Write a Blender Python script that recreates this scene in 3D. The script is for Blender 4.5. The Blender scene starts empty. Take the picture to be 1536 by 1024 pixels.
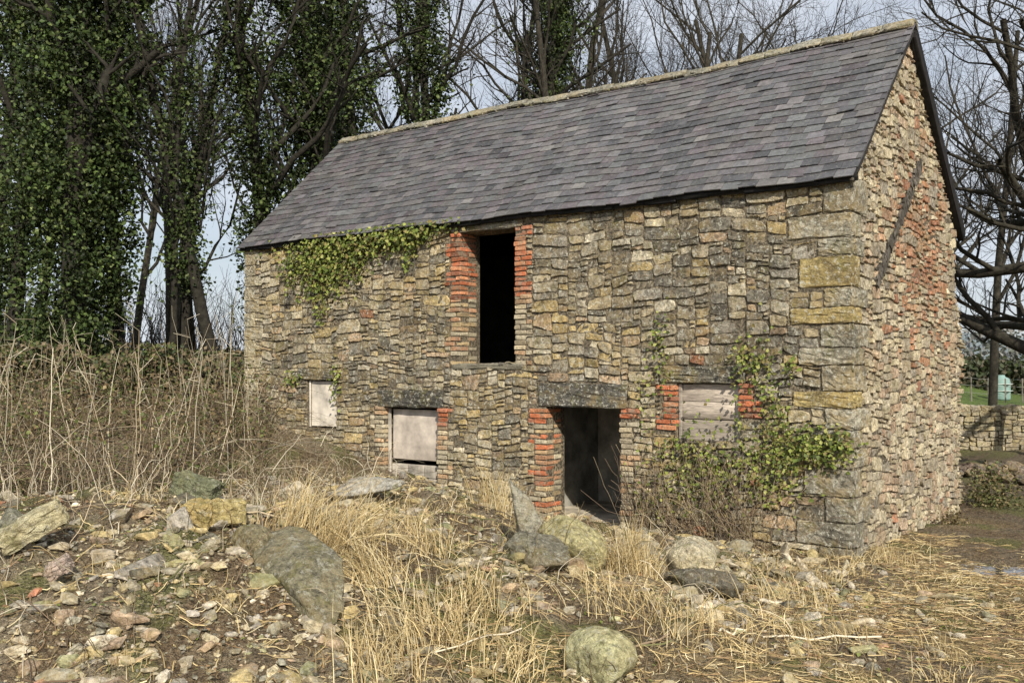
import bpy, bmesh, math, numpy as np
from mathutils import Vector
R=np.random.default_rng(7)
scene=bpy.context.scene
# ------------------------------------------------------------------ helpers
FW=np.array([-0.6046,0.7965]); RT=np.array([0.7965,0.6046]); ST=np.array([4.156,-12.538])
def P(r,f):
    p=ST+RT*r+FW*f; return float(p[0]),float(p[1])
def nrm(v): return v/np.maximum(np.linalg.norm(v,axis=-1,keepdims=True),1e-9)
def sst(a,b,x):
    t=np.clip((x-a)/(b-a),0,1); return t*t*(3-2*t)
def vn(x,y,seed=0):
    x=np.asarray(x,float);y=np.asarray(y,float)
    xi=np.floor(x).astype(np.int64); yi=np.floor(y).astype(np.int64)
    fx=x-xi; fy=y-yi; fx=fx*fx*(3-2*fx); fy=fy*fy*(3-2*fy)
    def h(a,b):
        n=(a*374761393+b*668265263+seed*974711)&0x7fffffff
        n=((n^(n>>13))*1274126177)&0x7fffffff
        return ((n^(n>>16))&0xffff)/65535.0
    return (h(xi,yi)*(1-fx)+h(xi+1,yi)*fx)*(1-fy)+(h(xi,yi+1)*(1-fx)+h(xi+1,yi+1)*fx)*fy
def fbm(x,y,s=0,o=4):
    v=0;a=.5
    for i in range(o):
        v=v+a*vn(x*2**i+i*17.3,y*2**i+i*9.1,s+i);a*=.5
    return v
class MB:
    def __init__(s): s.v=[];s.f=[];s.c=[];s.n=0
    def add(s,v,f,c):
        v=np.asarray(v,float).reshape(-1,3); f=np.asarray(f,np.int64)
        c=np.asarray(c,float)
        if c.ndim==1: c=np.tile(c,(len(v),1))
        s.v.append(v);s.f.append(f+s.n);s.c.append(c);s.n+=len(v)
    def build(s,name,mat,parent=None,smooth=True,loc=None):
        me=bpy.data.meshes.new(name)
        V=np.concatenate(s.v).astype(np.float32);C=np.concatenate(s.c)
        idx=np.concatenate([f.ravel() for f in s.f]).astype(np.int32)
        ln=np.concatenate([np.full(len(f),f.shape[1]) for f in s.f])
        st=np.concatenate([[0],np.cumsum(ln)[:-1]]).astype(np.int32)
        me.vertices.add(len(V));me.vertices.foreach_set("co",V.ravel())
        me.loops.add(len(idx));me.loops.foreach_set("vertex_index",idx)
        me.polygons.add(len(st));me.polygons.foreach_set("loop_start",st)
        me.update(calc_edges=True); me.validate()
        at=me.color_attributes.new("Col",'FLOAT_COLOR','POINT')
        C4=np.ones((len(V),4),np.float32);C4[:,:3]=np.clip(C,0,1)
        at.data.foreach_set("color",C4.ravel())
        me.polygons.foreach_set("use_smooth",[smooth]*len(st))
        me.materials.append(mat)
        ob=bpy.data.objects.new(name,me);scene.collection.objects.link(ob)
        if parent: ob.parent=parent
        if loc is not None: ob.location=loc
        return ob
def empty(name):
    e=bpy.data.objects.new(name,None);scene.collection.objects.link(e);return e
def tubes(Pt,Rd,k):
    B,n,_=Pt.shape
    T=nrm(np.gradient(Pt,axis=1))
    ref=np.where(np.abs(T[...,2:3])>.9,np.array([1.,0,0]),np.array([0,0,1.]))
    U=nrm(np.cross(T,ref));W=np.cross(T,U)
    a=np.arange(k)*2*np.pi/k
    V=Pt[:,:,None,:]+Rd[:,:,None,None]*(np.cos(a)[:,None]*U[:,:,None,:]+np.sin(a)[:,None]*W[:,:,None,:])
    b=np.arange(B)[:,None,None]*n*k;i=np.arange(n-1)[None,:,None]*k;j=np.arange(k)[None,None,:];j2=(j+1)%k
    F=np.stack([b+i+j,b+i+j2,b+i+k+j2,b+i+k+j],-1).reshape(-1,4)
    return V.reshape(-1,3),F,n*k
def ribbons(Pt,Wd,rng):
    B,n,_=Pt.shape
    T=nrm(np.gradient(Pt,axis=1))
    s=nrm(np.cross(T[:,n//2],rng.normal(size=(B,3))))[:,None,:]
    V=np.stack([Pt-s*Wd[:,:,None],Pt+s*Wd[:,:,None]],2)
    b=np.arange(B)[:,None]*n*2;i=np.arange(n-1)[None,:]*2
    F=np.stack([b+i,b+i+1,b+i+3,b+i+2],-1).reshape(-1,4)
    return V.reshape(-1,3),F,n*2
def leaves(mb,C,base,size,col,rng,spread=.7):
    N=len(C)
    n=nrm(np.asarray(base)+spread*rng.normal(size=(N,3)))
    t=nrm(np.cross(n,rng.normal(size=(N,3))));b=np.cross(n,t)
    s=(size*rng.uniform(.6,1.3,N))[:,None]
    V=np.stack([C-t*s*.5,C+b*s*.42-t*s*.1+n*s*.08,C+t*s*.55,C-b*s*.42-t*s*.1+n*s*.08],1).reshape(-1,3)
    F=np.arange(N)[:,None]*4+np.arange(4)
    mb.add(V,F,np.repeat(col,4,axis=0))
def palette(rng,N,pal,var=.15):
    pal=np.array(pal);c=pal[rng.integers(0,len(pal),N)]
    return np.clip(c*(1+var*rng.normal(size=(N,1))),.005,1)
def cubetpl(ts):
    vs={};V=[];F=[]
    m=len(ts)
    def g(t):
        if t not in vs: vs[t]=len(V);V.append(t)
        return vs[t]
    for ax in range(3):
        for sd in (0,m-1):
            for i in range(m-1):
                for j in range(m-1):
                    q=[]
                    for (a,b) in ((i,j),(i+1,j),(i+1,j+1),(i,j+1)):
                        t=[0,0,0];t[ax]=sd;t[(ax+1)%3]=a;t[(ax+2)%3]=b;q.append(g(tuple(t)))
                    F.append(q if sd else q[::-1])
    A=np.array([[ts[i] for i in t] for t in V],float);return A,np.array(F)
TPL4=cubetpl([-2,-1,1,2]);TPL5=cubetpl([-2,-1,0,1,2]);TPL9=cubetpl([-2,-1,-.6,-.3,0,.3,.6,1,2])
def rbox(mb,c,size,r,col,rng=None,jit=0,rot=None,fine=True,clampz=None,tpl=None):
    A,F=tpl if tpl else (TPL5 if fine else TPL4)
    h=np.array(size)/2.
    a=np.abs(A);r=min(r,h.min()*.95)
    p=np.where(a==2,h,(h-r)*np.minimum(a,1))*np.sign(A)
    cl=np.clip(p,-(h-r),h-r);d=p-cl;L=np.linalg.norm(d,axis=1,keepdims=True)
    p=np.where(L>1e-9,cl+d/np.maximum(L,1e-9)*r,p)
    if jit: p=p+rng.normal(size=p.shape)*jit
    if rot is not None: p=p@np.array(rot).T
    p=p+np.array(c)
    if clampz: p[:,2]=np.minimum(p[:,2],clampz(p))
    mb.add(p,F,col)
def rotz(a): c,s=math.cos(a),math.sin(a);return np.array([[c,-s,0],[s,c,0],[0,0,1.]])
def rotx(a): c,s=math.cos(a),math.sin(a);return np.array([[1.,0,0],[0,c,-s],[0,s,c]])
def roty(a): c,s=math.cos(a),math.sin(a);return np.array([[c,0,s],[0,1.,0],[-s,0,c]])
def ico(n):
    bm=bmesh.new();bmesh.ops.create_icosphere(bm,subdivisions=n,radius=1)
    v=np.array([x.co[:] for x in bm.verts]);f=np.array([[q.index for q in x.verts] for x in bm.faces]);bm.free();return v,f
ICO={n:ico(n) for n in (1,2,3,4,5)}
def rocks(mb,pos,size,col,rng,n=2,flat=.6,planes=9):
    V,F=ICO[n];N=len(pos)
    pn=nrm(rng.normal(size=(N,planes,3)));pd=rng.uniform(.35,.85,(N,planes))
    pn=np.concatenate([pn,-pn[:,:3]],1);pd=np.concatenate([pd,pd[:,:3]],1)
    dt=np.einsum('vk,npk->nvp',V,pn)
    rr=np.min(np.where(dt>.05,pd[:,None,:]/np.maximum(dt,.05),9),axis=2)
    rr=np.minimum(rr,1.2)
    p=V[None]*rr[...,None]
    sc=np.stack([rng.uniform(.8,1.6,N),rng.uniform(.5,1.,N),rng.uniform(.35,.8,N)*flat/.6],1)
    p=p*sc[:,None,:]*np.asarray(size).reshape(-1,1,1)
    an=rng.uniform(0,2*np.pi,N);tl=rng.normal(0,.5,N)
    M=np.array([rotz(a)@rotx(t) for a,t in zip(an,tl)])
    p=np.einsum('nij,nvj->nvi',M,p)+np.asarray(pos)[:,None,:]
    FF=(F[None]+np.arange(N)[:,None,None]*len(V)).reshape(-1,3)
    mb.add(p.reshape(-1,3),FF,np.repeat(col,len(V),axis=0))
# ------------------------------------------------------------------ materials
class NT:
    def __init__(s,name):
        s.m=bpy.data.materials.new(name);s.m.use_nodes=True;s.t=s.m.node_tree;s.b=s.t.nodes['Principled BSDF']
        s.co=s.t.nodes.new('ShaderNodeNewGeometry').outputs['Position']
    def L(s,a,b): s.t.links.new(a,b)
    def noise(s,scale,detail=4,rough=.55,off=0,sc=None):
        n=s.t.nodes.new('ShaderNodeTexNoise');n.inputs['Scale'].default_value=scale
        n.inputs['Detail'].default_value=detail;n.inputs['Roughness'].default_value=rough
        mp=s.t.nodes.new('ShaderNodeMapping');mp.inputs['Location'].default_value=(off,off*.7,off*.3)
        if sc: mp.inputs['Scale'].default_value=sc
        s.L(s.co,mp.inputs[0]);s.L(mp.outputs[0],n.inputs['Vector']);return n.outputs['Fac']
    def ramp(s,x,a,b,lo=0.,hi=1.):
        r=s.t.nodes.new('ShaderNodeMapRange');r.inputs[1].default_value=a;r.inputs[2].default_value=b
        r.inputs[3].default_value=lo;r.inputs[4].default_value=hi;s.L(x,r.inputs[0]);return r.outputs[0]
    def mix(s,f,a,b,mode='MIX'):
        n=s.t.nodes.new('ShaderNodeMix');n.data_type='RGBA';n.blend_type=mode
        for v,i in ((f,0),(a,6),(b,7)):
            if hasattr(v,'node'): s.L(v,n.inputs[i])
            elif i==0: n.inputs[0].default_value=v
            else: n.inputs[i].default_value=(*v,1)
        return n.outputs[2]
    def attr(s):
        n=s.t.nodes.new('ShaderNodeAttribute');n.attribute_name='Col';return n.outputs['Color']
    def grey(s,x):
        n=s.t.nodes.new('ShaderNodeCombineColor')
        for i in range(3): s.L(x,n.inputs[i])
        return n.outputs[0]
    def bump(s,x,st,dist,prev=None):
        n=s.t.nodes.new('ShaderNodeBump');n.inputs['Strength'].default_value=st;n.inputs['Distance'].default_value=dist
        s.L(x,n.inputs['Height'])
        if prev: s.L(prev,n.inputs['Normal'])
        return n.outputs[0]
    def fin(s,col,rough=.9,normal=None,spec=.2):
        s.L(col,s.b.inputs['Base Color']);s.b.inputs['Roughness'].default_value=rough
        s.b.inputs['Specular IOR Level'].default_value=spec
        if normal: s.L(normal,s.b.inputs['Normal'])
        return s.m
def stone_mat(name,dark=.6,lich=.7,moss=.5,bs=1.,dk=(.46,.66),oc=.4):
    k=NT(name);c=k.attr()
    c=k.mix(1.,c,k.grey(k.ramp(k.noise(18,5,.78),.35,.65,.35,1.65)),'MULTIPLY')
    c=k.mix(k.ramp(k.noise(2.6,4,.75,31),.46,.62,0,oc),c,(.45,.32,.13))
    c=k.mix(k.ramp(k.noise(1.3,5,.75,3),dk[0],dk[1],0,dark),c,(.06,.054,.045))
    c=k.mix(k.ramp(k.noise(5,4,.75,9),.54,.64,0,moss),c,(.22,.20,.06))
    c=k.mix(k.ramp(k.noise(15,4,.8,21),.55,.60,0,lich),c,(.62,.60,.50))
    n=k.bump(k.noise(34,4,.78),1.*bs,.04)
    return k.fin(c,.92,n)
M_stone=stone_mat('weathered_sandstone',.72,.8,.4,oc=.55)
M_gable=stone_mat('pale_rubble_stone',.3,.4,.3,oc=.2)
M_rock=stone_mat('mossy_rock',.2,.45,.5,1.2,oc=.3)
M_rub=stone_mat('rubble_stone',.25,.25,.35,.7)
def mortar():
    k=NT('lime_mortar')
    c=k.mix(k.ramp(k.noise(3,4,.7),.35,.65),(.17,.14,.10),(.42,.35,.24))
    c=k.mix(k.ramp(k.noise(26,4,.7),.42,.58),c,(.07,.06,.045))
    return k.fin(c,.95,k.bump(k.noise(45,3,.7),1,.03))
M_mort=mortar()
def brickm():
    k=NT('brick');c=k.mix(1.,k.attr(),k.grey(k.ramp(k.noise(28,4,.7),.3,.7,.5,1.4)),'MULTIPLY')
    c=k.mix(k.ramp(k.noise(8,4,.7,4),.50,.62,0,.6),c,(.30,.27,.20))
    return k.fin(c,.9,k.bump(k.noise(60,3,.6),.7,.015))
M_brick=brickm()
def slate():
    k=NT('roof_slate');c=k.mix(1.,k.attr(),k.grey(k.ramp(k.noise(12,4,.75),.3,.7,.65,1.35)),'MULTIPLY')
    c=k.mix(k.ramp(k.noise(1.6,6,.8,8),.50,.70,0,.5),c,(.15,.138,.12))
    c=k.mix(k.ramp(k.noise(20,4,.8,2),.58,.65,0,.5),c,(.30,.29,.26))
    return k.fin(c,.6,k.bump(k.noise(30,4,.7),.35,.01),.35)
M_slate=slate()
def simple(name,rough=.85,var=.5,scale=20,bump=.4,dist=.01,spec=.2,sc=None):
    k=NT(name);c=k.attr()
    if var: c=k.mix(1.,c,k.grey(k.ramp(k.noise(scale,3,.65,0,sc),.3,.7,1-var,1+var)),'MULTIPLY')
    nn=k.bump(k.noise(scale*2,3,.65,2,sc),bump,dist) if bump else None
    return k.fin(c,rough,nn,spec)
M_leaf=simple('ivy_leaf',.55,0,6,0,spec=.22)
M_straw=simple('dead_grass',.8,0,15,0)
M_bark=simple('bark',.95,.45,9,.8,.03)
M_wood=simple('weathered_wood',.85,.45,7,.5,.006,sc=(1,1,9))
M_woodv=simple('stained_plywood',.85,.35,3,.4,.006)
M_plast=simple('old_plaster',.95,.5,3,.6,.02)
M_dark=simple('black_board',.8,.4,14,.3)
M_paint=simple('painted_metal',.5,.15,5,0)
def soil():
    k=NT('earth');c=k.attr()
    c=k.mix(1.,c,k.grey(k.ramp(k.noise(16,4,.78),.33,.67,.4,1.7)),'MULTIPLY')
    c=k.mix(k.ramp(k.noise(48,3,.7,6),.54,.62,0,.7),c,(.40,.34,.23))
    c=k.mix(k.ramp(k.noise(33,3,.7,16),.55,.63,0,.75),c,(.035,.028,.02))
    n=k.bump(k.noise(14,4,.8),1.,.14)
    return k.fin(c,.97,n)
M_soil=soil()
def water():
    k=NT('puddle_water');k.b.inputs['Base Color'].default_value=(.06,.055,.045,1);k.b.inputs['Roughness'].default_value=.06;return k.m
# ------------------------------------------------------------------ terrain
PX,PY=P(5.9,12.0)
def H(x,y):
    x=np.asarray(x,float);y=np.asarray(y,float)
    dep=(x-ST[0])*FW[0]+(y-ST[1])*FW[1]; lat=(x-ST[0])*RT[0]+(y-ST[1])*RT[1]
    h=1.1*sst(-4.6,-11.5,x)*sst(-14,-8,y)
    h=h+1.1*np.exp(-.5*(((x+4.3)/2.3)**2+((y+7.6)/1.8)**2))*(1-.25*sst(-6,-11,x))
    h=h+.84*np.exp(-.5*(((x+4.9)/1.6)**2+((y+3.1)/1.25)**2))
    h=h+.35*np.exp(-.5*(((x+1.4)/1.7)**2+((y+5.2)/1.2)**2))
    left=1-sst(-3,9,lat)
    h=h+left*1.9*sst(20,34,dep)+(1-left)*1.0*sst(29.8,33,dep)
    near=1-sst(25,40,dep)
    rough=.22+.78*sst(1.5,-2.5,x)
    h=h+near*rough*(.34*(fbm(x*.9,y*.9,3)-.47)+.28*(fbm(x*2.9,y*2.9,5)-.47)+.12*(fbm(x*9,y*9,15,2)-.37))
    h=h+.03*(fbm(x*6,y*6,11)-.47)
    h=h-.10*np.exp(-.5*(((x-PX)/.9)**2+((y-PY)/.5)**2))
    inside=(x>-11.9)&(x<-.1)&(y>.12)&(y<5.1)
    return np.where(inside,-.12,h)
xs=np.concatenate([-np.geomspace(600,19,26),np.arange(-18,10,.08),np.geomspace(10.2,500,26)])
ys=np.concatenate([-np.geomspace(200,16,12),np.arange(-14.5,7,.08),np.geomspace(7.2,900,44)])
X,Y=np.meshgrid(xs,ys);Z=H(X,Y)
V=np.stack([X,Y,Z],-1).reshape(-1,3);nx=len(xs)
ii,jj=np.meshgrid(np.arange(nx-1),np.arange(len(ys)-1))
F=np.stack([jj*nx+ii,jj*nx+ii+1,(jj+1)*nx+ii+1,(jj+1)*nx+ii],-1).reshape(-1,4)
x,y=V[:,0],V[:,1]
dep=(x-ST[0])*FW[0]+(y-ST[1])*FW[1]; lat=(x-ST[0])*RT[0]+(y-ST[1])*RT[1]
e=np.array([.17,.12,.07]);gv=np.array([.26,.21,.14]);stw=np.array([.36,.27,.13]);gr=np.array([.12,.19,.035]);mud=np.array([.12,.085,.055])
n1=fbm(x*.7,y*.7,21)[:,None];n2=fbm(x*2.3,y*2.3,31)[:,None]
C=e+(gv-e)*sst(.4,.6,n2)
rt=sst(-1.5,2.5,x)[:,None]
C=C+(stw-C)*rt*sst(.36,.5,n1)*.9
C=C+(mud-C)*(rt*sst(.50,.60,n2)*.7)
C=C+(mud*.9-C)*(sst(14,17,dep)*(1-sst(27,30,dep))*sst(3,6,lat))[:,None]*.7
C=C+(np.array([.14,.16,.04])-C)*sst(.50,.58,fbm(x*1.7+9,y*1.7,41))[:,None]*.65
gm=np.where(lat<2,sst(21,23,dep),sst(29.7,30.5,dep))[:,None]
C=C+(gr*(.8+.5*n1)-C)*gm
mb=MB();mb.add(V,F,C);mb.build('ground',M_soil)
def onground(x,y,dz=0): return np.stack([x,y,H(x,y)+dz],-1)
q=np.array([[0,1,2,3]])
mb=MB();a=np.linspace(0,2*np.pi,60,endpoint=False);rr=1+.3*np.sin(a*3+1)+.2*np.sin(a*5)
zw=float(H(PX,PY))+.03
mb.add(np.stack([PX+1.5*rr*np.cos(a),PY+.9*rr*np.sin(a),np.full(60,zw)],-1),np.arange(60)[None],(.1,.1,.1));mb.build('puddle',water(),None,False)
# ------------------------------------------------------------------ barn
barn=empty('stone_barn')
LEN=12.0;WID=5.2;EAVE=4.84;RY=2.65;RZ=7.36
def roofz(y):
    y=np.asarray(y,float)
    return np.where(y<RY,EAVE+(RZ-EAVE)*y/RY,RZ-(RZ-EAVE)*(y-RY)/(WID-RY))
OPEN=[(-6.41,-5.30,2.45,4.60),(-4.69,-3.38,-.2,1.78),(-8.16,-6.92,-.2,1.70),(-10.17,-9.38,1.27,2.16),(-2.45,-1.53,1.37,2.16)]
LINT=[(-6.62,-5.14,4.60,4.73),(-4.84,-3.26,1.78,2.14),(-8.30,-6.80,1.70,2.0),(-10.42,-9.22,2.16,2.38),(-2.72,-1.42,2.16,2.40)]
mb=MB()
OP2=[(a-.012,b+.012,c,d) for a,b,c,d in OPEN]
xe=sorted({-LEN,0.}|{o[0] for o in OP2}|{o[1] for o in OP2});ze=sorted({-.4,EAVE-.02}|{o[2] for o in OP2}|{o[3] for o in OP2})
cc=np.array([.3,.27,.2])
for a,b in zip(xe,xe[1:]):
    for c,d in zip(ze,ze[1:]):
        mx,mz=(a+b)/2,(c+d)/2
        if any(o[0]<mx<o[1] and o[2]<mz<o[3] for o in OP2): continue
        for yy in (0.,.5): mb.add([[a,yy,c],[b,yy,c],[b,yy,d],[a,yy,d]],q,cc)
for o in OP2:
    a,b,c,d=o
    for xx in(a,b): mb.add([[xx,0,c],[xx,.5,c],[xx,.5,d],[xx,0,d]],q,cc)
    for zz in(c,d): mb.add([[a,0,zz],[b,0,zz],[b,.5,zz],[a,.5,zz]],q,cc)
for xx in (0.,-.5,-LEN,-LEN+.5):
    mb.add([[xx,0,-.4],[xx,WID,-.4],[xx,WID,EAVE],[xx,RY,RZ],[xx,0,EAVE]],np.array([[0,1,2,3,4]]),cc)
for yy in (WID,WID-.5): mb.add([[-LEN,yy,-.4],[0,yy,-.4],[0,yy,EAVE],[-LEN,yy,EAVE]],q,cc)
mb.build('mortar_core',M_mort,barn,False)
def pack(W,Ht,blocked,rng,sizef,c=.03,cz=.028):
    nx=int(round(W/c));nz=int(round(Ht/cz));occ=np.zeros((nz,nx),bool);vj=np.zeros((nz+1,nx+1),bool)
    for j in range(nz):
        for i in range(nx):
            if blocked(i*c,(i+1)*c,j*cz,(j+1)*cz): occ[j,i]=True
    out=[]
    for j in range(nz):
        i=0
        while i<nx:
            if occ[j,i]: i+=1;continue
            w,h=sizef((i+.5)*c,(j+.5)*cz,rng)
            run=0
            while i+run<nx and not occ[j,i+run] and run<w+6: run+=1
            w2=run if run<=w+2 else w
            if w2<run and j>0:
                for dw in (0,2,-2,3,-3):
                    ww=w2+dw
                    if 3<=ww<=run-2 and not vj[j-1,max(i+ww-1,0):i+ww+2].any(): w2=ww;break
            h=min(h,max(1,int(w2*.8)))
            hh=1
            while hh<h and j+hh<nz and not occ[j+hh,i:i+w2].any(): hh+=1
            occ[j:j+hh,i:i+w2]=True;vj[j:j+hh,i+w2]=True
            out.append((i*c,(i+w2)*c,j*cz,(j+hh)*cz));i+=w2
    return out
def stones(mb,rects,O,xd,nd,colf,rng,clampf=None,prot=.026):
    O=np.array(O,float);xd=np.array(xd,float);nd=np.array(nd,float)
    for (x0,x1,z0,z1) in rects:
        w,h=x1-x0,z1-z0;g=rng.uniform(.001,.011)
        m=int(np.clip(round(w/.05),2,9));n=int(np.clip(round(h/.05),2,6))
        e1=1-min(.4,.013/w*2);e2=1-min(.4,.011/h*2)
        u=np.concatenate([[-1],np.linspace(-e1,e1,m),[1]]);v=np.concatenate([[-1],np.linspace(-e2,e2,n),[1]])
        U,Vv=np.meshgrid(u,v)
        k=rng.uniform(.05,.4)
        sk=np.clip(rng.normal(),-1.5,1.5)*.09*min(1,h/w*2)
        px=U*np.sqrt(1-k*Vv**4*.8)*(1+.09*Vv*rng.normal())+.08*rng.normal()*Vv*h/w
        pz=Vv*np.sqrt(1-k*U**4)*(1+.16*U*rng.normal()*.8)+sk*U*2
        edge=(np.abs(U)==1)|(np.abs(Vv)==1)
        pr=prot*rng.uniform(.1,1.6)
        d=np.where(edge,-.01,pr+rng.normal(size=U.shape)*.005+.009*(U*rng.normal()*.6+Vv*rng.normal()*.6))
        X=(x0+x1)/2+px*(w/2-g)+rng.normal(size=U.shape)*.005
        Z=(z0+z1)/2+pz*(h/2-g)+rng.normal(size=U.shape)*.005
        Z=Z+.03*np.sin(X*1.7+Z*.9)+.018*np.sin(X*4.1+Z*2+1)
        if clampf is not None: Z=np.minimum(Z,clampf(X))
        p=O+X[...,None]*xd+Z[...,None]*np.array([0,0,1.])+d[...,None]*nd
        a,b=U.shape;i,j=np.meshgrid(np.arange(b-1),np.arange(a-1))
        Fq=np.stack([j*b+i,j*b+i+1,(j+1)*b+i+1,(j+1)*b+i],-1).reshape(-1,4)
        mb.add(p.reshape(-1,3),Fq,colf((x0+x1)/2,(z0+z1)/2,rng))
PALF=np.array([(.50,.41,.26),(.41,.35,.245),(.24,.215,.17),(.55,.42,.21),(.47,.34,.22),(.62,.55,.41),(.33,.295,.235),(.43,.37,.26),(.53,.45,.30),(.27,.24,.19)])
PALG=np.array([(.60,.51,.35),(.54,.46,.32),(.62,.54,.39),(.53,.40,.28),(.46,.39,.29),(.64,.55,.37),(.50,.36,.25),(.38,.33,.26)])
def colfront(x,z,rng):
    X=x-LEN
    w=np.ones(10)
    if z<1.9: w[[0,3,5,8]]*=2
    if z>2.4 and X>-5: w[[2,6,9,1]]*=2.0
    if X<-6.5: w[[5,0,8]]*=1.8
    c=PALF[rng.choice(10,p=w/w.sum())]
    if rng.random()<.006: c=np.array((.40,.18,.10))
    return c*np.clip(1+.19*rng.normal(),.5,1.5)
def gbrick(s,z): return math.exp(-(((s-3.3)/1.2)**2+((z-4.3)/1.2)**2)*.9)
def colgable(s,z,rng):
    if rng.random()<.85*gbrick(s,z)+.008: c=np.array([(.48,.24,.14),(.50,.31,.19),(.43,.21,.13)][rng.integers(3)])
    else: c=PALG[rng.integers(len(PALG))]
    return c*np.clip(1+.13*rng.normal(),.5,1.5)
RED=[(.52,.17,.08),(.45,.15,.07),(.55,.25,.13),(.40,.17,.10)]
YEL=[(.48,.36,.20),(.44,.30,.17),(.46,.40,.28),(.46,.26,.15),(.40,.35,.25)]
STB=[(.46,.38,.25),(.40,.34,.24),(.48,.42,.30),(.44,.29,.17)]
def jamb(mb,xe_,side,z0,z1,pal,rng,depth=.40,start=0):
    blocks=[];z=z0;g=start
    while z<z1-.05:
        L=.34 if g%2 else .23
        for k in range(3):
            if z>=z1-.03: break
            hh=.075
            segs=[(0,.22),(.23,.34)] if (L>.3 and k%2==0) else ([(0,.11),(.12,.34)] if L>.3 else [(0,.225)])
            for a,b in segs:
                cx=xe_+side*(a+b)/2
                for (ya,yb) in ((-.018,.19),(.20,depth)):
                    if a>0 and ya>0: continue
                    if yb<=ya: continue
                    col=np.array(pal[rng.integers(len(pal))])*(1+.18*rng.normal())
                    rbox(mb,(cx+side*rng.normal()*.008,(ya+yb)/2+rng.normal()*.009,z+hh/2-.003),(abs(b-a)-.012,yb-ya,hh-.012+rng.normal()*.003),.012,col,rng,.0035,rotz(rng.normal()*.02)@roty(rng.normal()*.015),fine=False)
            blocks.append((min(xe_,xe_+side*L),max(xe_,xe_+side*L),z,z+.08));z+=.08
        g+=1
    return blocks
rb=np.random.default_rng(3);mbB=MB();BL=[]
BL+=jamb(mbB,-6.41,-1,3.50,4.60,RED,rb);BL+=jamb(mbB,-6.41,-1,2.42,3.50,YEL,rb)
BL+=jamb(mbB,-5.30,1,3.50,4.60,RED,rb,start=1);BL+=jamb(mbB,-5.30,1,2.42,3.50,STB,rb,start=1)
BL+=jamb(mbB,-4.69,-1,.0,1.55,YEL+RED[:1],rb);BL+=jamb(mbB,-4.69,-1,1.52,1.78,RED,rb,start=1)
BL+=jamb(mbB,-3.38,1,.0,1.62,STB,rb,start=1);BL+=jamb(mbB,-3.38,1,1.64,1.76,RED,rb,start=1)
BL+=jamb(mbB,-8.16,-1,.6,1.70,STB,rb,.15);BL+=jamb(mbB,-6.92,1,1.4,1.70,RED,rb,.15);BL+=jamb(mbB,-6.92,1,.3,1.4,STB,rb,.15)
BL+=jamb(mbB,-2.45,-1,1.5,2.16,RED,rb,.1,start=1);BL+=jamb(mbB,-1.53,1,1.7,2.16,RED,rb,.1,start=1)
rbox(mbB,(-5.86,.18,2.40),(1.45,.42,.09),.02,(.22,.20,.15),rb,.006,tpl=TPL9)
mbB.build('brick_jambs',M_brick,barn,False)
mbL=MB()
for i,(a,b,c,d) in enumerate(LINT):
    col=[(.34,.31,.25),(.15,.14,.12),(.11,.105,.09),(.13,.12,.095),(.19,.175,.14)][i]
    rbox(mbL,((a+b)/2,.18,(c+d)/2+.003),(b-a,.43,d-c-.008),.025,col,rb,.007,tpl=TPL9)
mbL.build('lintels',M_stone,barn,False)
Q=[];mbQ=MB();z=-.15;i=0
rq=np.random.default_rng(12)
while z<EAVE-.15:
    h=rq.uniform(.20,.44)
    if z+h>EAVE-.12: h=EAVE-z-.03
    a,b=(.70,.34) if i%2 else (.38,.56)
    a*=rq.uniform(.75,1.2);b*=rq.uniform(.8,1.15)
    col=np.array([(.34,.31,.24),(.40,.36,.27),(.25,.235,.19),(.46,.36,.16),(.46,.42,.32)][rq.integers(5)])
    pz=rq.uniform(.02,.04)
    rbox(mbQ,((-a+pz)/2,(b-pz)/2,z+h/2),(a+pz,b+pz,h-.018),.022,col,rq,.007,rotz(rq.normal()*.01),tpl=TPL9)
    Q.append((a,b,z,z+h));z+=h;i+=1
QL=[];z=-.1;i=0
while z<EAVE-.15:
    h=rq.uniform(.2,.34)
    if z+h>EAVE-.1: h=EAVE-z-.03
    a=(.5 if i%2 else .3)*rq.uniform(.8,1.1)
    col=np.array([(.44,.39,.28),(.52,.47,.34),(.38,.34,.25)][rq.integers(3)])
    rbox(mbQ,(-LEN+a/2-.012,.15,z+h/2),(a+.024,.35,h-.012),.02,col,rq,.006,tpl=TPL9)
    QL.append((-LEN,-LEN+a,z,z+h));z+=h;i+=1
mbQ.build('quoins',M_stone,barn,False)
QF=[(-a,.1,z0,z1) for a,b,z0,z1 in Q]
BB=np.array(OPEN+LINT+BL+QF+QL)
def blk(x0,x1,z0,z1):
    X=(x0+x1)/2-LEN;Zc=(z0+z1)/2-.2
    return bool(((BB[:,0]-.01<X)&(X<BB[:,1]+.01)&(BB[:,2]-.01<Zc)&(Zc<BB[:,3]+.01)).any())
def szf(x,z,r):
    X=x-LEN;big=.22+.36*(X>-5.2)*(z>2.2)+.15*(z>2.6)
    if r.random()<.05: return int(r.integers(13,22)),int(r.integers(6,10))
    if r.random()<big: h=int(r.choice([4,5,5,6,6,7]));w=int(h*r.uniform(1.1,2.9))+1
    else: h=int(r.choice([2,2,3,3,4,4,5]));w=int(h*r.uniform(1.1,3.6))+2
    return w,h
mb=MB();rs=np.random.default_rng(15)
rects=pack(LEN,EAVE+.2,blk,rs,szf)
stones(mb,rects,(-LEN,0,-.2),(1,0,0),(0,-1,0),colfront,rs)
mb.build('front_wall_stones',M_stone,barn,False)
QS=np.array([(-.1,b,z0,z1) for a,b,z0,z1 in Q])
def topg(s): return roofz(np.clip(s,0,WID))
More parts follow.
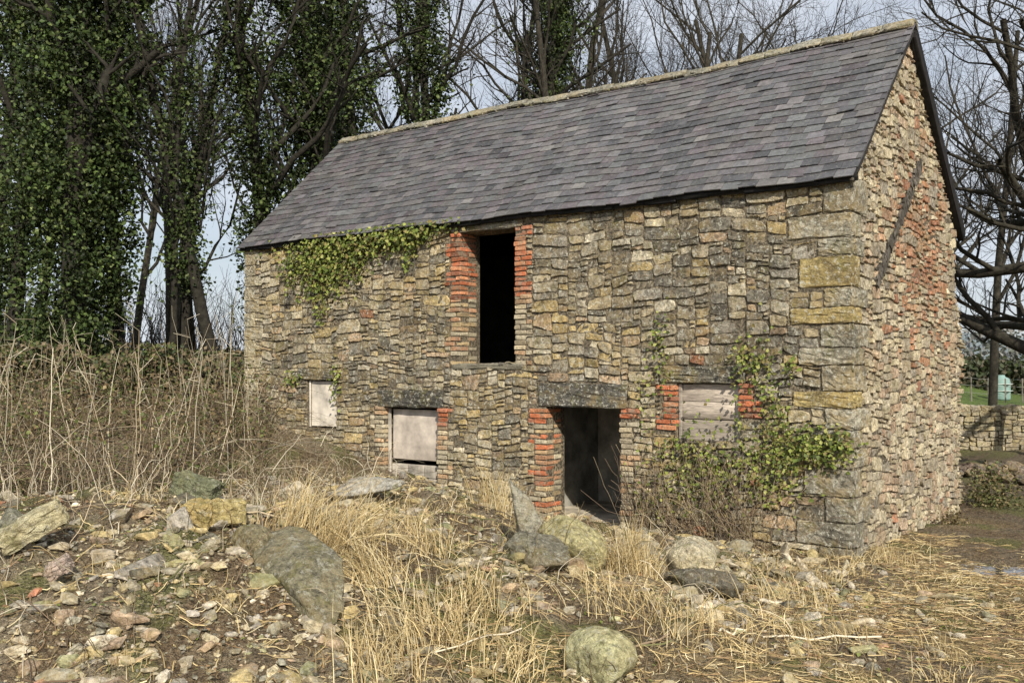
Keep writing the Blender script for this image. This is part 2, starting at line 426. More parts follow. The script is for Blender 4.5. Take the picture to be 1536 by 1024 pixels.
def blkg(x0,x1,z0,z1):
    s=(x0+x1)/2;z=(z0+z1)/2-.2
    if z>roofz(s)-.03: return True
    return bool(((QS[:,0]<s)&(s<QS[:,1]+.01)&(QS[:,2]-.01<z)&(z<QS[:,3]+.01)).any())
def szg(s,z,r):
    if r.random()<gbrick(s,z)*.85: return 7,3
    h=int(r.choice([2,3,3,4,4,5,6,7]));return int(h*r.uniform(1.0,2.6))+2,h
mb=MB()
rects=pack(WID,RZ+.2,blkg,rs,szg)
stones(mb,rects,(0,0,-.2),(0,1,0),(1,0,0),colgable,rs,lambda s:topg(s)+.2)
mb.build('gable_stones',M_gable,barn,False)
mb=MB()
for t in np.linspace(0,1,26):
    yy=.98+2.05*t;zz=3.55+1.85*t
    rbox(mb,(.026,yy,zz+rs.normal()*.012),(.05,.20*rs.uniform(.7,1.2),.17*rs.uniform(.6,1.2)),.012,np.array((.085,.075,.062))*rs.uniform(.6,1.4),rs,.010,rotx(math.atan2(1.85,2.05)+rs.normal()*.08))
mb.build('gable_dark_strip',M_dark,barn,False)  # diagonal strip of dark blocks, slightly proud of the gable face
stub=MB()
def blks(x0,x1,z0,z1):
    s=(x0+x1)/2;z=(z0+z1)/2
    return z>4.0-.5*s-.35*vn(s*3,0.5,4) or s>.75+.12*math.sin(z*5)-.25*(z<1.8)
rr=pack(1.0,4.3,blks,rs,szg);stones(stub,rr,(-.1,WID,-.2),(0,1,0),(1,0,0),colgable,rs,None,.06)
stub.build('rear_stub_wall',M_gable,barn,False)
stub2=MB();e1_=WID+.5
stub2.add([[-.1,WID,-.3],[-.1,e1_,-.3],[-.1,e1_,3.3],[-.1,WID,3.7],[-.6,WID,-.3],[-.6,e1_,-.3],[-.6,e1_,3.3],[-.6,WID,3.7]],np.array([[0,1,2,3],[4,5,6,7],[1,5,6,2],[3,2,6,7]]),(.3,.3,.2));stub2.build('rear_stub_core',M_mort,barn,False)
# roof
ov=.16
sl=(RZ-EAVE)/RY
ey=-ov;ez=EAVE+.06-ov*sl
def sag(x,t): return -.045*np.sin(np.pi*np.clip(-x/LEN,0,1))*t+.02*np.sin(x*.9+2)*t+.014*np.sin(x*2.3)
def slope(front):
    mb=MB();rng=np.random.default_rng(9 if front else 10)
    A=np.array([0,ey,ez]) if front else np.array([0,WID+.26,EAVE+.06-.26*(RZ-EAVE)/(WID-RY)])
    B=np.array([0,RY,RZ+.07]);L=np.linalg.norm(B-A);d=(B-A)/L
    n=np.cross([1,0,0],d);n=n if n[2]>0 else -n
    ex=.175;rows=int(L/ex)+1
    pal=np.array([(.112,.105,.112),(.120,.117,.122),(.09,.088,.092),(.135,.124,.126),(.115,.117,.118),(.128,.120,.116),(.115,.10,.107),(.078,.077,.082)])
    x1=.11;x0=-LEN-.08
    for r in range(rows):
        s0=r*ex;s1=min(s0+.34,L)
        wv=rng.uniform(.21,.27)
        xx=x0-(wv/2 if r%2 else 0)
        while xx<x1:
            w=wv*rng.uniform(.88,1.12);a=max(xx,x0)+.002;b=min(xx+w,x1)-.002;xx+=w
            if b-a<.03: continue
            sl_=rng.normal()*.008;lift=abs(rng.normal())*.007
            if rng.random()<.025: sl_-=.05;
            c=pal[rng.integers(8)]*(1+.17*rng.normal())
            if rng.random()<.012: c=np.array((.20,.19,.18))
            pts=[]
            for (px,ps,h) in ((a,s0+sl_,.026+lift),(b,s0+sl_+rng.normal()*.006,.026+lift+rng.normal()*.003),(b,s1,.004),(a,s1,.004)):
                base=A+d*ps+n*h;base[0]=px;base[2]+=sag(px,ps/L);pts.append(base)
            lo=[p-n*.014 for p in pts]
            mb.add(pts+lo,np.array([[0,1,2,3],[0,4,5,1],[1,5,6,2],[3,7,4,0]]),c)
    mb.build('roof_slates' if front else 'roof_slates_rear',M_slate,barn,False)
    s=MB();X=np.linspace(x0+.02,x1-.02,30);pts=[];
    for k,xx in enumerate(X):
        for t in (.006,.5,1):
            for hh in (-.03,-.085):
                b=A+d*L*t+n*hh;b[0]=xx;b[2]+=sag(xx,t);pts.append(b)
    Fq=[]
    for k in range(29):
        o=k*6
        Fq+=[[o+1,o+3,o+9,o+7],[o+3,o+5,o+11,o+9],[o,o+2,o+8,o+6],[o+2,o+4,o+10,o+8],[o,o+1,o+7,o+6]]
    Fq+=[[0,2,3,1],[2,4,5,3]];o=29*6;Fq+=[[o,o+2,o+3,o+1],[o+2,o+4,o+5,o+3]]
    s.add(pts,np.array(Fq),(.03,.028,.027));s.build('roof_battens' if front else 'roof_battens_rear',M_dark,barn,False)
slope(True);slope(False)
mb=MB();xx=-LEN-.08;rr=np.random.default_rng(2)
while xx<.1:
    L=min(rr.uniform(.42,.5),.13-xx)
    if L<.05: break
    zc=RZ+.115+sag(xx+L/2,1)+rr.normal()*.010
    c=np.array([(.27,.25,.19),(.32,.30,.24),(.22,.21,.17)][rr.integers(3)])
    for sgn in (-1,1):
        rbox(mb,(xx+L/2,RY+sgn*.08,zc-.055),(L-.008,.18,.045),.015,c,rr,.006,rotx(-sgn*.75)@rotz(rr.normal()*.02))
    xx+=L
for _ in range(160):
    x_=rr.uniform(-LEN,0);rocks(mb,[(x_,RY-.15+rr.normal()*.02,RZ+.01+float(sag(x_,1))+rr.normal()*.02)],[rr.uniform(.02,.045)],np.array([(.22,.22,.12) if rr.random()<.4 else (.36,.34,.29)]),rr,1)
mb.build('ridge_tiles',M_rub,barn,True)
mb=MB()
for k in range(24):
    a=-LEN+k*.505;
    rbox(mb,(a+.2525,-.085,ez+.010+float(sag(a,0))+rs.normal()*.010),(.5,.06,.095),.01,(.018,.017,.017),rs,.006)
def board(y0,z0,y1,z1,x,th,w,col):
    L=math.hypot(y1-y0,z1-z0);rbox(mb,(x,(y0+y1)/2,(z0+z1)/2),(th,L,w),.008,col,rs,.003,rotx(math.atan2(z1-z0,y1-y0)),tpl=TPL9)
board(RY,RZ-.06,WID+.22,EAVE-.26,.07,.10,.20,(.02,.018,.018))
board(ey+.05,ez-.04,RY,RZ-.02,.055,.05,.055,(.16,.14,.11))
mb.build('eave_and_verge_boards',M_dark,barn,True)
mb=MB()
def plank(x0,x1,y,z0,z1,n,col,horiz=True):
    for k in range(n):
        cc=np.array(col)*(1+.12*rs.normal())
        if horiz:
            a=z0+(z1-z0)*k/n;b=z0+(z1-z0)*(k+1)/n;rbox(mb,((x0+x1)/2,y,(a+b)/2),(x1-x0,.025,b-a-.008),.004,cc,rs,.0015,roty(rs.normal()*.01))
        else:
            a=x0+(x1-x0)*k/n;b=x0+(x1-x0)*(k+1)/n;rbox(mb,((a+b)/2,y,(z0+z1)/2),(b-a-.005,.025,z1-z0),.004,cc,rs,.0015)
plank(-2.42,-1.56,.09,1.66,2.15,2,(.54,.46,.38));plank(-2.42,-1.56,.10,1.36,1.655,1,(.30,.26,.21))
plank(-2.45,-2.40,.05,1.37,2.15,1,(.36,.32,.27));plank(-1.58,-1.53,.05,1.37,2.15,1,(.40,.36,.30))
mb.build('window_boards',M_wood,barn,True)
mb=MB()
plank(-10.12,-9.40,.08,1.30,2.14,1,(.52,.47,.40));plank(-10.165,-10.125,.05,1.28,2.15,1,(.46,.42,.36))
plank(-8.08,-6.96,.15,.80,1.66,1,(.48,.42,.36),False)
plank(-8.15,-8.09,.10,.1,1.68,1,(.46,.42,.36))
mb.build('door_boards',M_woodv,barn,True)
mb=MB()
for r_ in range(3):
    for c_ in range(3):
        rbox(mb,(-7.86+c_*.38+(.1 if r_%2 else 0)-.05,.17,.17+r_*.22),(.37,.1,.21),.015,(.42,.38,.32),rs,.003)
mb.build('concrete_blocks',M_plast,barn,True)
mb=MB();ic=(.26,.25,.22)
mb.add([[-LEN+.5,.5,.02],[-.5,.5,.02],[-.5,WID-.5,.02],[-LEN+.5,WID-.5,.02]],q,(.46,.41,.33))
mb.add([[-4.69,0,.01],[-3.38,0,.01],[-3.38,.5,.01],[-4.69,.5,.01]],q,(.46,.41,.33))
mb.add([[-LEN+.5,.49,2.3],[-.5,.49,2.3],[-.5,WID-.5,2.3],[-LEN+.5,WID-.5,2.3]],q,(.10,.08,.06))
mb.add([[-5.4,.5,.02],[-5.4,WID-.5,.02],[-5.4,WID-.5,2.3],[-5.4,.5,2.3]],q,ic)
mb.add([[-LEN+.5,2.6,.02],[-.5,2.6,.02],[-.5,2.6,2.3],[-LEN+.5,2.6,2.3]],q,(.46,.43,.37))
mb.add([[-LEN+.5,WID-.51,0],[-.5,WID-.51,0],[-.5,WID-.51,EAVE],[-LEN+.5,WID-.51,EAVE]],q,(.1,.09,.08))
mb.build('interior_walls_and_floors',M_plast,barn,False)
# ------------------------------------------------------------------ ivy on barn
rv=np.random.default_rng(44)
IVY=[(.17,.21,.04),(.24,.27,.06),(.11,.15,.03),(.29,.29,.09),(.07,.09,.025),(.20,.16,.06)]
mb=MB()
def wallivy(cx,cz,rx,rz,n,size=.07,out=.10,pal=IVY):
    x=cx+rv.normal(size=n)*rx*.5;z=cz+rv.normal(size=n)*rz*.5
    y=-.03-np.abs(rv.normal(size=n))*out
    z=np.where(x<0,np.minimum(z,EAVE-.02),z)
    leaves(mb,np.stack([x,y,z],-1),(0,-1,.35),size,palette(rv,n,pal,.2),rv,.55)
for c in [(-10.1,4.42,.7,.45,700),(-9.5,4.25,.55,.65,600),(-9.9,3.95,.35,.5,200),(-9.0,4.45,.5,.5,500),(-8.4,4.6,.6,.3,420),(-7.9,4.62,.5,.28,300),(-7.4,4.66,.6,.22,300),(-7.5,4.38,.15,.35,110),(-6.9,4.72,.6,.14,200),(-9.2,4.66,1.6,.15,450),(-10.5,4.2,.3,.4,90),(-9.7,3.55,.15,.5,50),(-8.7,4.15,.12,.4,60)]:
    wallivy(*c)
for c in [(-9.28,2.15,.14,.4,90),(-10.5,2.15,.25,.2,90),(-2.68,2.75,.12,.5,90),(-2.6,2.3,.1,.3,30),(-1.35,2.45,.3,.3,150),(-1.1,2.1,.2,.7,110),(-.95,1.75,.2,.5,90),(-1.5,2.0,.08,.5,40),
          (-2.2,1.1,.7,.5,380),(-1.7,.9,.7,.45,260),(-1.0,1.2,.5,.45,360),(-.55,1.35,.5,.3,380),(-.25,1.38,.35,.25,220),(-2.5,.55,.7,.4,120),(-1.0,.75,.4,.3,90),(-2.9,1.9,.2,.5,40),(-.75,2.35,.1,.2,30)]:
    wallivy(*c,size=.055)
mb.build('climbing_ivy',M_leaf,None,False)
mb=MB();B=170
bx=rv.uniform(-3.1,-.9,B);p0=np.stack([bx,np.full(B,-.1)-rv.uniform(0,.3,B),H(bx,np.full(B,-.3))],-1)
tt=np.linspace(0,1,7)[None,:,None]
end=p0+np.stack([rv.normal(0,.5,B),rv.uniform(-.3,.25,B),rv.uniform(.4,1.3,B)],-1)
pt=p0[:,None]*(1-tt)+end[:,None]*tt+rv.normal(size=(B,7,3))*.03;pt[...,1]=np.minimum(pt[...,1],-.03)
v,f,k=tubes(pt,np.full((B,7),.004),3);mb.add(v,f,np.repeat(palette(rv,B,[(.26,.19,.12),(.34,.27,.17),(.18,.13,.09)]),k,axis=0))
mb.build('dead_creeper',M_straw,None,True)
# ------------------------------------------------------------------ rubble
rg=np.random.default_rng(77)
RPAL=[(.46,.38,.24),(.38,.34,.25),(.48,.38,.19),(.26,.24,.18),(.58,.51,.39),(.38,.28,.19),(.38,.34,.28),(.50,.43,.29),(.30,.29,.16),(.22,.20,.15)]
def mounddens(x,y):
    return sst(3.,-2.,x)*(.25+.75*sst(.40,.52,fbm(x*.9+4,y*.9,55)))
def scatter(N,box,dens):
    x=rg.uniform(box[0],box[1],N);y=rg.uniform(box[2],box[3],N);k=rg.random(N)<dens(x,y);return x[k],y[k]
mb=MB()
x,y=scatter(44000,(-8,3.5,-11.5,-.3),mounddens);s=rg.uniform(.010,.034,len(x))
rocks(mb,onground(x,y,.004),s,palette(rg,len(x),RPAL,.28),rg,1,.6,6)
x,y=scatter(9500,(-8,3.0,-11.5,-.4),mounddens);s=.028+.08*rg.random(len(x))**2
rocks(mb,onground(x,y,.012),s,palette(rg,len(x),RPAL,.22),rg,2)
x,y=scatter(200,(-8,3.0,-11.5,-.4),mounddens);s=rg.uniform(.03,.07,len(x));rocks(mb,onground(x,y,.015),s,palette(rg,len(x),[(.45,.2,.12),(.48,.27,.17)],.2),rg,2)
x,y=scatter(420,(-8,2.5,-10.5,-.6),mounddens);s=rg.uniform(.08,.16,len(x))
rocks(mb,onground(x,y,.02),s,palette(rg,len(x),RPAL,.2),rg,3,.5)
x,y=scatter(24,(-7,1.5,-9.5,-2),mounddens);s=rg.uniform(.18,.26,len(x))
rocks(mb,onground(x,y,.0),s,palette(rg,len(x),RPAL[3:],.2)*.85,rg,4,.6,12)
x=rg.uniform(-2.6,.3,60);y=rg.uniform(-2.2,-.2,60);rocks(mb,onground(x,y,.02),rg.uniform(.06,.18,60),palette(rg,60,RPAL[:5],.2),rg,3)
mb.build('rubble_heap',M_rub,None,False)
def boulder(name,r,f,size,col,dz=.1,planes=7,rot=0,tilt=0,seed=1,smooth=.05,tl2=0):
    g=np.random.default_rng(seed);V,F=ICO[5]
    pn=nrm(g.normal(size=(planes+6,3)));pd=g.uniform(.6,.98,planes+6)
    dt=V@pn.T;q_=np.where(dt>.05,pd/np.maximum(dt,.05),5);rr=-smooth*np.log(np.sum(np.exp(-q_/smooth),1)+np.exp(-1.15/smooth))
    p=V*rr[:,None];p=p+V*(.12*(vn(V[:,0]*3+5,V[:,1]*3+V[:,2]*2,seed)-.5)+.06*(vn(V[:,0]*9+5,V[:,1]*9+V[:,2]*7,seed)-.5)+.03*(vn(V[:,0]*22+V[:,2]*9,V[:,1]*22+V[:,2]*17,seed)-.5))[:,None]
    p=p*np.array(size)/2/.85
    p=p@(rotz(rot)@rotx(tilt)@roty(tl2)).T
    x,y=P(r,f);mb=MB();mb.add(p+np.array([x,y,float(H(x,y))+dz]),F,col);return mb.build(name,M_rock,None,True)
boulder('boulder',.58,9.85,(.60,.52,.56),(.56,.50,.26),.15,seed=2,smooth=.08)
boulder('boulder',1.87,10.3,(.58,.46,.50),(.66,.58,.40),.22,seed=3,smooth=.08)
boulder('boulder',1.86,9.9,(.66,.4,.34),(.19,.17,.13),.06,seed=4)
boulder('boulder',.60,6.95,(.46,.38,.38),(.56,.53,.30),.09,seed=5,smooth=.08)
boulder('boulder',-3.9,7.9,(.30,.27,.30),(.26,.25,.18),.1,seed=6)
boulder('boulder',-2.1,8.1,(.34,.27,.28),(.28,.24,.14),.1,seed=7)
boulder('boulder',.2,9.3,(.65,.5,.34),(.24,.22,.16),.05,seed=8)
boulder('boulder',1.3,10.9,(.5,.4,.3),(.26,.24,.19),.08,seed=9)
boulder('stone_slab',-1.62,7.7,(1.15,.5,.24),(.26,.235,.155),.12,12,-.45,.45,12,.015,.35)
boulder('stone_slab',.24,10.6,(.26,.22,.95),(.42,.39,.30),.28,8,.4,.1,13,.02,-.5)
boulder('stone_slab',-1.8,12.0,(.85,.4,.2),(.50,.47,.40),.16,6,.3,.1,14,.02,-.12)
def slab(name,r,f,size,M,col,dz,seed=1,rr_=.02):
    g=np.random.default_rng(seed);x,y=P(r,f);mb=MB();rbox(mb,(x,y,float(H(x,y))+dz),size,rr_,col,g,.008,M,tpl=TPL9);return mb.build(name,M_rock,None,False)
slab('building_stone',-3.72,7.75,(.50,.20,.18),rotz(.9)@roty(-.5)@rotx(.2),(.66,.60,.38),.2,3)
slab('building_stone',-2.65,8.5,(.26,.2,.19),rotz(.3)@rotx(.3),(.50,.38,.16),.16,5)
slab('building_stone',-2.45,8.6,(.30,.2,.20),rotz(1.0),(.54,.44,.2),.16,6)
slab('building_stone',-3.3,7.3,(.28,.16,.10),rotz(-.6)@rotx(.5),(.56,.44,.36),.14,7)
slab('building_stone',-2.9,9.2,(.4,.25,.2),rotz(.5)@roty(.3),(.24,.25,.15),.12,9)
# ------------------------------------------------------------------ dead grass, stalks
SP=[(.56,.44,.23),(.64,.54,.33),(.44,.33,.16),(.50,.38,.19),(.34,.25,.12)]
def blades(mb,base,L,lean,droop,width,pal,rng,n=5,mean=None):
    B=len(base);a=rng.uniform(0,2*np.pi,B)
    if mean is not None: a=rng.normal(mean,.9,B)
    o=np.stack([np.cos(a),np.sin(a),np.zeros(B)],-1)
    t=np.linspace(0,1,n)[None,:]
    L=L[:,None];le=lean[:,None]
    hx=L*le*(t**1.3);hz=L*(np.sqrt(np.maximum(1-le**2,.05))*t-droop[:,None]*t*t)
    pt=base[:,None,:]+o[:,None,:]*hx[...,None]+np.array([0,0,1.])*hz[...,None]
    w=width*(1-.8*t)*np.ones((B,1))
    v,f,k=ribbons(pt,w,rng);mb.add(v,f,np.repeat(palette(rng,B,pal,.18),k,axis=0))
mb=MB()
def tuft(r,f,n,L,rad,up=.3):
    x,y=P(r,f);bx=x+rg.normal(size=n)*rad;by=y+rg.normal(size=n)*rad
    blades(mb,onground(bx,by),L*rg.uniform(.5,1.2,n),rg.uniform(.1,1-up*.5,n),rg.uniform(.1,.7,n),.004,SP,rg,mean=rg.uniform(0,6.28) if up<.8 else None)
for t_ in [(-1.5,8.7,420,.8,.12),(-1.9,8.9,260,.8,.12),(-1.1,8.2,240,.6,.12),(1.1,9.8,460,.6,.10,.9),(1.3,10.0,280,.55,.1,.9),(-.7,7.3,220,.6,.2),(-.3,7.9,220,.5,.2),(-.2,12.2,160,.8,.15,1.),(-.9,9.3,200,.6,.2),(.9,8.4,180,.45,.2),(1.5,8.0,180,.4,.25),(-.9,6.6,150,.5,.15,.9),(0,6.9,100,.45,.15),(2.4,8.3,150,.35,.3),(2.6,9.9,200,.45,.3),(3.3,11.2,160,.35,.3),(4.5,12.3,160,.35,.3)]:
    tuft(*t_)
for _ in range(90):
    f_=rg.uniform(6.3,13.5);r_=rg.uniform(-.4,.45)*f_
    tuft(r_,f_,int(rg.integers(15,50)),rg.uniform(.12,.32),.1)
def mat(N,box,dens,L0,L1):
    x=rg.uniform(box[0],box[1],N);y=rg.uniform(box[2],box[3],N);k=rg.random(N)<dens(x,y);x,y=x[k],y[k];B=len(x)
    a=rg.uniform(0,2*np.pi,B);L=rg.uniform(L0,L1,B);n=5;t=np.linspace(-.5,.5,n)[None]
    a2=a[:,None]+rg.normal(0,.35,B)[:,None]*t*2
    px=x[:,None]+np.cos(a2)*L[:,None]*t;py=y[:,None]+np.sin(a2)*L[:,None]*t
    pz=H(px,py)+.008+rg.random((B,1))*.03+rg.normal(0,.25,B)[:,None]*L[:,None]*t*.35
    pz=np.maximum(pz,H(px,py)+.003)
    v,f,k_=ribbons(np.stack([px,py,pz],-1),np.full((B,n),.003),rg);mb.add(v,f,np.repeat(palette(rg,B,SP+[(.26,.18,.10),(.30,.19,.10)],.2),k_,axis=0))
mat(85000,(-7,9,-11.5,2.5),lambda x,y:.16+.8*sst(-2.5,1,x)*sst(.36,.55,fbm(x*.7,y*.7,21)),.06,.26)
mb.build('dead_grass',M_straw,None,False)
mb=MB()
def arcs(N,px,py,hmin,hmax,rad,pal,spread=.6,n=8,droop=.8,dz=0,wob=.018):
    base=onground(px,py,dz);a=rg.uniform(0,2*np.pi,N);L=rg.uniform(hmin,hmax,N)
    t=np.linspace(0,1,n)[None,:];sp=rg.uniform(.1,1,N)[:,None]*spread
    hx=L[:,None]*sp*t**1.5*1.4;hz=L[:,None]*(t-droop*sp*t**2.2)
    pt=base[:,None]+np.stack([np.cos(a)[:,None]*hx,np.sin(a)[:,None]*hx,hz],-1)
    pt=pt+np.cumsum(rg.normal(size=(N,n,3))*wob,1)
    Rr=rad*rg.uniform(.5,1.3,N)[:,None]*(1-.65*t)
    v,f,k=tubes(pt,Rr,3);mb.add(v,f,np.repeat(palette(rg,N,pal,.25),k,axis=0));return pt
BP=[(.20,.14,.09),(.15,.10,.065),(.27,.20,.13),(.13,.10,.07),(.22,.17,.09),(.14,.14,.06)]
PP=[(.56,.48,.34),(.46,.37,.25),(.60,.53,.40)]
def reg(N,f):
    xs_=[];ys_=[];c=0
    while c<N:
        x=rg.uniform(-19,-4,N*2);y=rg.uniform(-10,-.2,N*2);k=f(x,y);xs_.append(x[k]);ys_.append(y[k]);c+=k.sum()
    return np.concatenate(xs_)[:N],np.concatenate(ys_)[:N]
thick=lambda x,y:(x+1.19*y<-11.2)&(x<-6.5)&(y>-8.4)&(x>-18)&(fbm(x*.8,y*.8,66)>.36)
x,y=reg(3200,thick);arcs(3200,x,y,.6,2.2,.006,BP,1.1,droop=1.1,wob=.035)
x,y=reg(700,thick);arcs(700,x,y,.5,1.7,.006,PP,.9,droop=.9,wob=.03)
x,y=reg(150,thick);pts=arcs(150,x,y,1.2,2.4,.010,PP,.22,droop=.2)
tips=pts[:,-4:].reshape(-1,3);B=len(tips);d=nrm(rg.normal(size=(B,3))+np.array([0,0,.8]));tt=np.linspace(0,1,4)[None,:,None]
v,f,k=tubes(tips[:,None]+d[:,None]*tt*rg.uniform(.1,.35,B)[:,None,None],np.full((B,4),.0035),3);mb.add(v,f,np.repeat(palette(rg,B,PP,.2),k,axis=0))
x,y=reg(450,lambda x,y:(x+1.19*y<-8.8)&(x+1.19*y>-11.5)&(x<-4.5)&(y>-7));arcs(450,x,y,.2,.8,.005,BP+PP,.9)
mb.build('bramble_thicket',M_straw,None,True)
mb=MB();NB=28000
x,y=reg(NB,thick);z=H(x,y)+rg.random(NB)**1.5*1.35*(.5+fbm(x*1.1,y*1.1,71))
leaves(mb,np.stack([x,y,z],-1),(0,0,.6),.05,palette(rg,NB,[(.10,.075,.04),(.16,.11,.055),(.08,.10,.03),(.20,.15,.08),(.12,.14,.04),(.05,.04,.025)],.25),rg,1)
mb.build('bramble_leaves',M_leaf,None,False)
mb=MB()
x,y=scatter(600,(-7.5,1.5,-10.5,-1.2),lambda x,y:sst(2,-3,x)+.2);arcs(len(x),x,y,.15,.75,.005,BP+PP,.9)
x=rg.uniform(-6.5,-4.,90);y=rg.uniform(-8.5,-5,90);arcs(90,x,y,.4,1.1,.006,PP,.5)
x=rg.uniform(-1,5,120);y=rg.uniform(-9,-4,120);arcs(120,x,y,.08,.3,.004,BP,.7)
for i in range(130):
    xx,yy=rg.uniform(-6.5,4),rg.uniform(-10,-2.5);a=rg.uniform(0,6.28);L=rg.uniform(.3,1.1);t=np.linspace(-.5,.5,6)
    px=xx+np.cos(a)*L*t;py=yy+np.sin(a)*L*t;pz=H(px,py).max()*.6+H(px,py)*.4+.02
    v,f,k=tubes(np.stack([px,py,pz],-1)[None]+rg.normal(size=(1,6,3))*.012,np.full((1,6),rg.uniform(.004,.011)),5);mb.add(v,f,palette(rg,1,PP+BP)[0])
mb.build('dead_stalks',M_straw,None,True)
mb=MB();x,y=scatter(18000,(-8,8,-11,-.2),lambda x,y:.6+0*x)
leaves(mb,onground(x,y,.015),(0,0,1),.032,palette(rg,len(x),[(.20,.12,.06),(.28,.18,.09),(.13,.09,.05),(.34,.25,.15),(.14,.18,.04),(.18,.21,.05)],.2),rg,.5)
mb.build('leaf_litter',M_leaf,None,False)
# ------------------------------------------------------------------ dry stone walls
def drywall(name,p0,p1,h,base,mat_,col,seed,th=.45):
    rng=np.random.default_rng(seed);p0=np.array(p0);p1=np.array(p1);L=np.linalg.norm(p1-p0);xd=np.append((p1-p0)/L,0)
    nd=np.array([xd[1],-xd[0],0]);
    if np.dot(nd[:2],ST-p0)<0: nd=-nd
    e_=empty(name);mb=MB()
    rr=pack(L,h,lambda a,b,c,d:False,rng,lambda s,z,r:(int(r.integers(4,11)),int(r.choice([2,3,4]))),.05,.045)
    O=np.array([p0[0],p0[1],base]);stones(mb,rr,O,xd,nd,lambda x,z,r:np.array(col[r.integers(len(col))])*(1+.15*r.normal()),rng,None,.06)
    n=int(L/.28)
    for i in range(n):
        c=O+xd*(i+.5)*L/n-nd*th/2+np.array([0,0,h+.06]);rbox(mb,c,(L/n*.95,th+.08,.16*rng.uniform(.7,1.5)),.04,np.array(col[rng.integers(len(col))]),rng,.015,rotz(math.atan2(xd[1],xd[0])))
    mb.build('stones',mat_,e_,False)
    c=MB();Rz=rotz(math.atan2(xd[1],xd[0]));rbox(c,O+xd*L/2-nd*(th/2)+np.array([0,0,h/2-.2]),(L,th-.01,h+.4),.01,(.2,.2,.2),None,0,Rz);c.build('core',M_mort,e_,True)
    return e_
drywall('dry_stone_wall',P(11.5,29.6),P(22,28.2),1.15,0.0,M_rub,[(.40,.35,.26),(.31,.28,.2),(.46,.4,.26)],4)
drywall('dry_stone_wall',(-12.4,1.0),(-19.5,-6.5),1.25,1.2,M_rock,[(.17,.15,.11),(.12,.11,.08),(.22,.19,.13)],5)
mb=MB();N=26000;t=rg.random(N);x=-12.3-7.2*t+rg.normal(0,.3,N)+.2;y=.9-7.4*t+rg.normal(0,.3,N)-.2;z=1.2+rg.random(N)**.7*(1.2+.8*vn(t*14,0*t,9))
k=rg.random(N)<.25+.75*sst(.35,.55,fbm(x*1.3,z*1.3,8));leaves(mb,np.stack([x,y,z],-1)[k],(.3,-.8,.4),.08,palette(rg,int(k.sum()),[(.05,.07,.02),(.09,.10,.03),(.13,.10,.06),(.035,.05,.018),(.16,.12,.07)],.2),rg,.8)
mb.build('hedge_ivy',M_leaf,None,False)
# ------------------------------------------------------------------ trees
def treepolys(rng,H0,r0,maxlev,nb,ang,wig,trop,ratio,d0=(0,0,1),first=.35,n=6,fat=.62):
    out=[[] for _ in range(maxlev+1)]
    def grow(p,d,L,r,lev):
        pts=[p];d=np.array(d,float);ds=[d]
        for i in range(n-1):
            d=d+rng.normal(size=3)*wig*(1 if lev else .35);d[2]+=trop*(1 if lev else .3)
            d=d/math.sqrt(d@d);p=p+d*L/(n-1);pts.append(p);ds.append(d)
        tip=.45 if lev<maxlev else .3
        rad=r*(1-(1-tip)*np.linspace(0,1,n));out[lev].append((np.array(pts),rad))
        if lev==maxlev: return
        for c in range(nb[lev]):
            s=first+(1-first)*(c+rng.random())/nb[lev] if lev==0 else .2+.8*(c+rng.random())/nb[lev]
            s=min(s,.999);k=s*(n-1);i=int(k);fr=k-i
            pp=pts[i]*(1-fr)+pts[i+1]*fr;dd=ds[i+1]
            a=rng.normal(ang[lev],.18);ax=rng.normal(size=3);ax=ax-dd*(ax@dd);ax/=math.sqrt(ax@ax)
            nd=dd*math.cos(a)+ax*math.sin(a)
            grow(pp,nd,L*ratio*rng.uniform(.7,1.15)*(1-.3*s if lev==0 else 1),max(r*(1-(1-tip)*s)*fat,.005),lev+1)
    grow(np.zeros(3),np.array(d0,float),H0,r0,0);return out
def treemesh(out,mb,col,ks=(10,7,5,4,3,3)):
    for lv,pl in enumerate(out):
        if not pl: continue
        Pt=np.array([p for p,_ in pl]);Rd=np.array([r for _,r in pl]);v,f,k=tubes(Pt,Rd,ks[min(lv,5)]);mb.add(v,f,np.array(col))
BARK=(.05,.044,.034)
meshes=[]
for sd,(h,r,w) in enumerate([(12,.17,.16),(11,.15,.2),(13,.16,.14)]):
    mb=MB();treemesh(treepolys(np.random.default_rng(100+sd),h,r,4,(11,6,6,5),(.75,.65,.65,.7),w,.07,.5,first=.22,fat=.55),mb,BARK)
    meshes.append(mb.build('bare_tree',M_bark,None,True))
def put(mesh,r,f,rot,sc,name='bare_tree',first=False):
    o=mesh if first else bpy.data.objects.new(name,mesh.data)
    if not first: scene.collection.objects.link(o)
    x,y=P(r,f);o.location=(x,y,float(H(x,y))-.1);o.rotation_euler=(0,0,rot);o.scale=(sc,)*3;return o
for i,(m_,r_,f_,ro,sc) in enumerate([(0,-10.6,31,0,1.),(1,5.6,34,1.,1.05),(2,9.2,38,2.,1.1),(0,-6.2,34,2,1.1),(1,-14.5,30,3,1.1),(0,2.6,36,5,1.2),(1,-.5,33,2.5,1.1),(2,12.5,42,.5,1.15),(0,17.5,40,.9,1.),(1,21.5,36,4,1.),(2,19.5,46,3,.9),(1,7.5,46,3.3,1.3),(2,-3.2,36,1.,1.2),(2,15.9,33,4.,.95),(0,4.4,40,3.,1.2),(1,14.5,27,1.7,1.0),
    (1,-9.6,30,.7,.8),(0,-12.8,38,4.,1.),(2,-11,42,5.5,1.),(1,-15.2,40,2.2,1.1),(2,1.2,30,3.6,.95),(0,7.4,33,.3,1.0)]):
    put(meshes[m_],r_,f_,ro,sc,first=(i<3))
IVD=[(.03,.046,.013),(.043,.066,.018),(.019,.031,.010),(.055,.08,.022),(.08,.10,.033)]
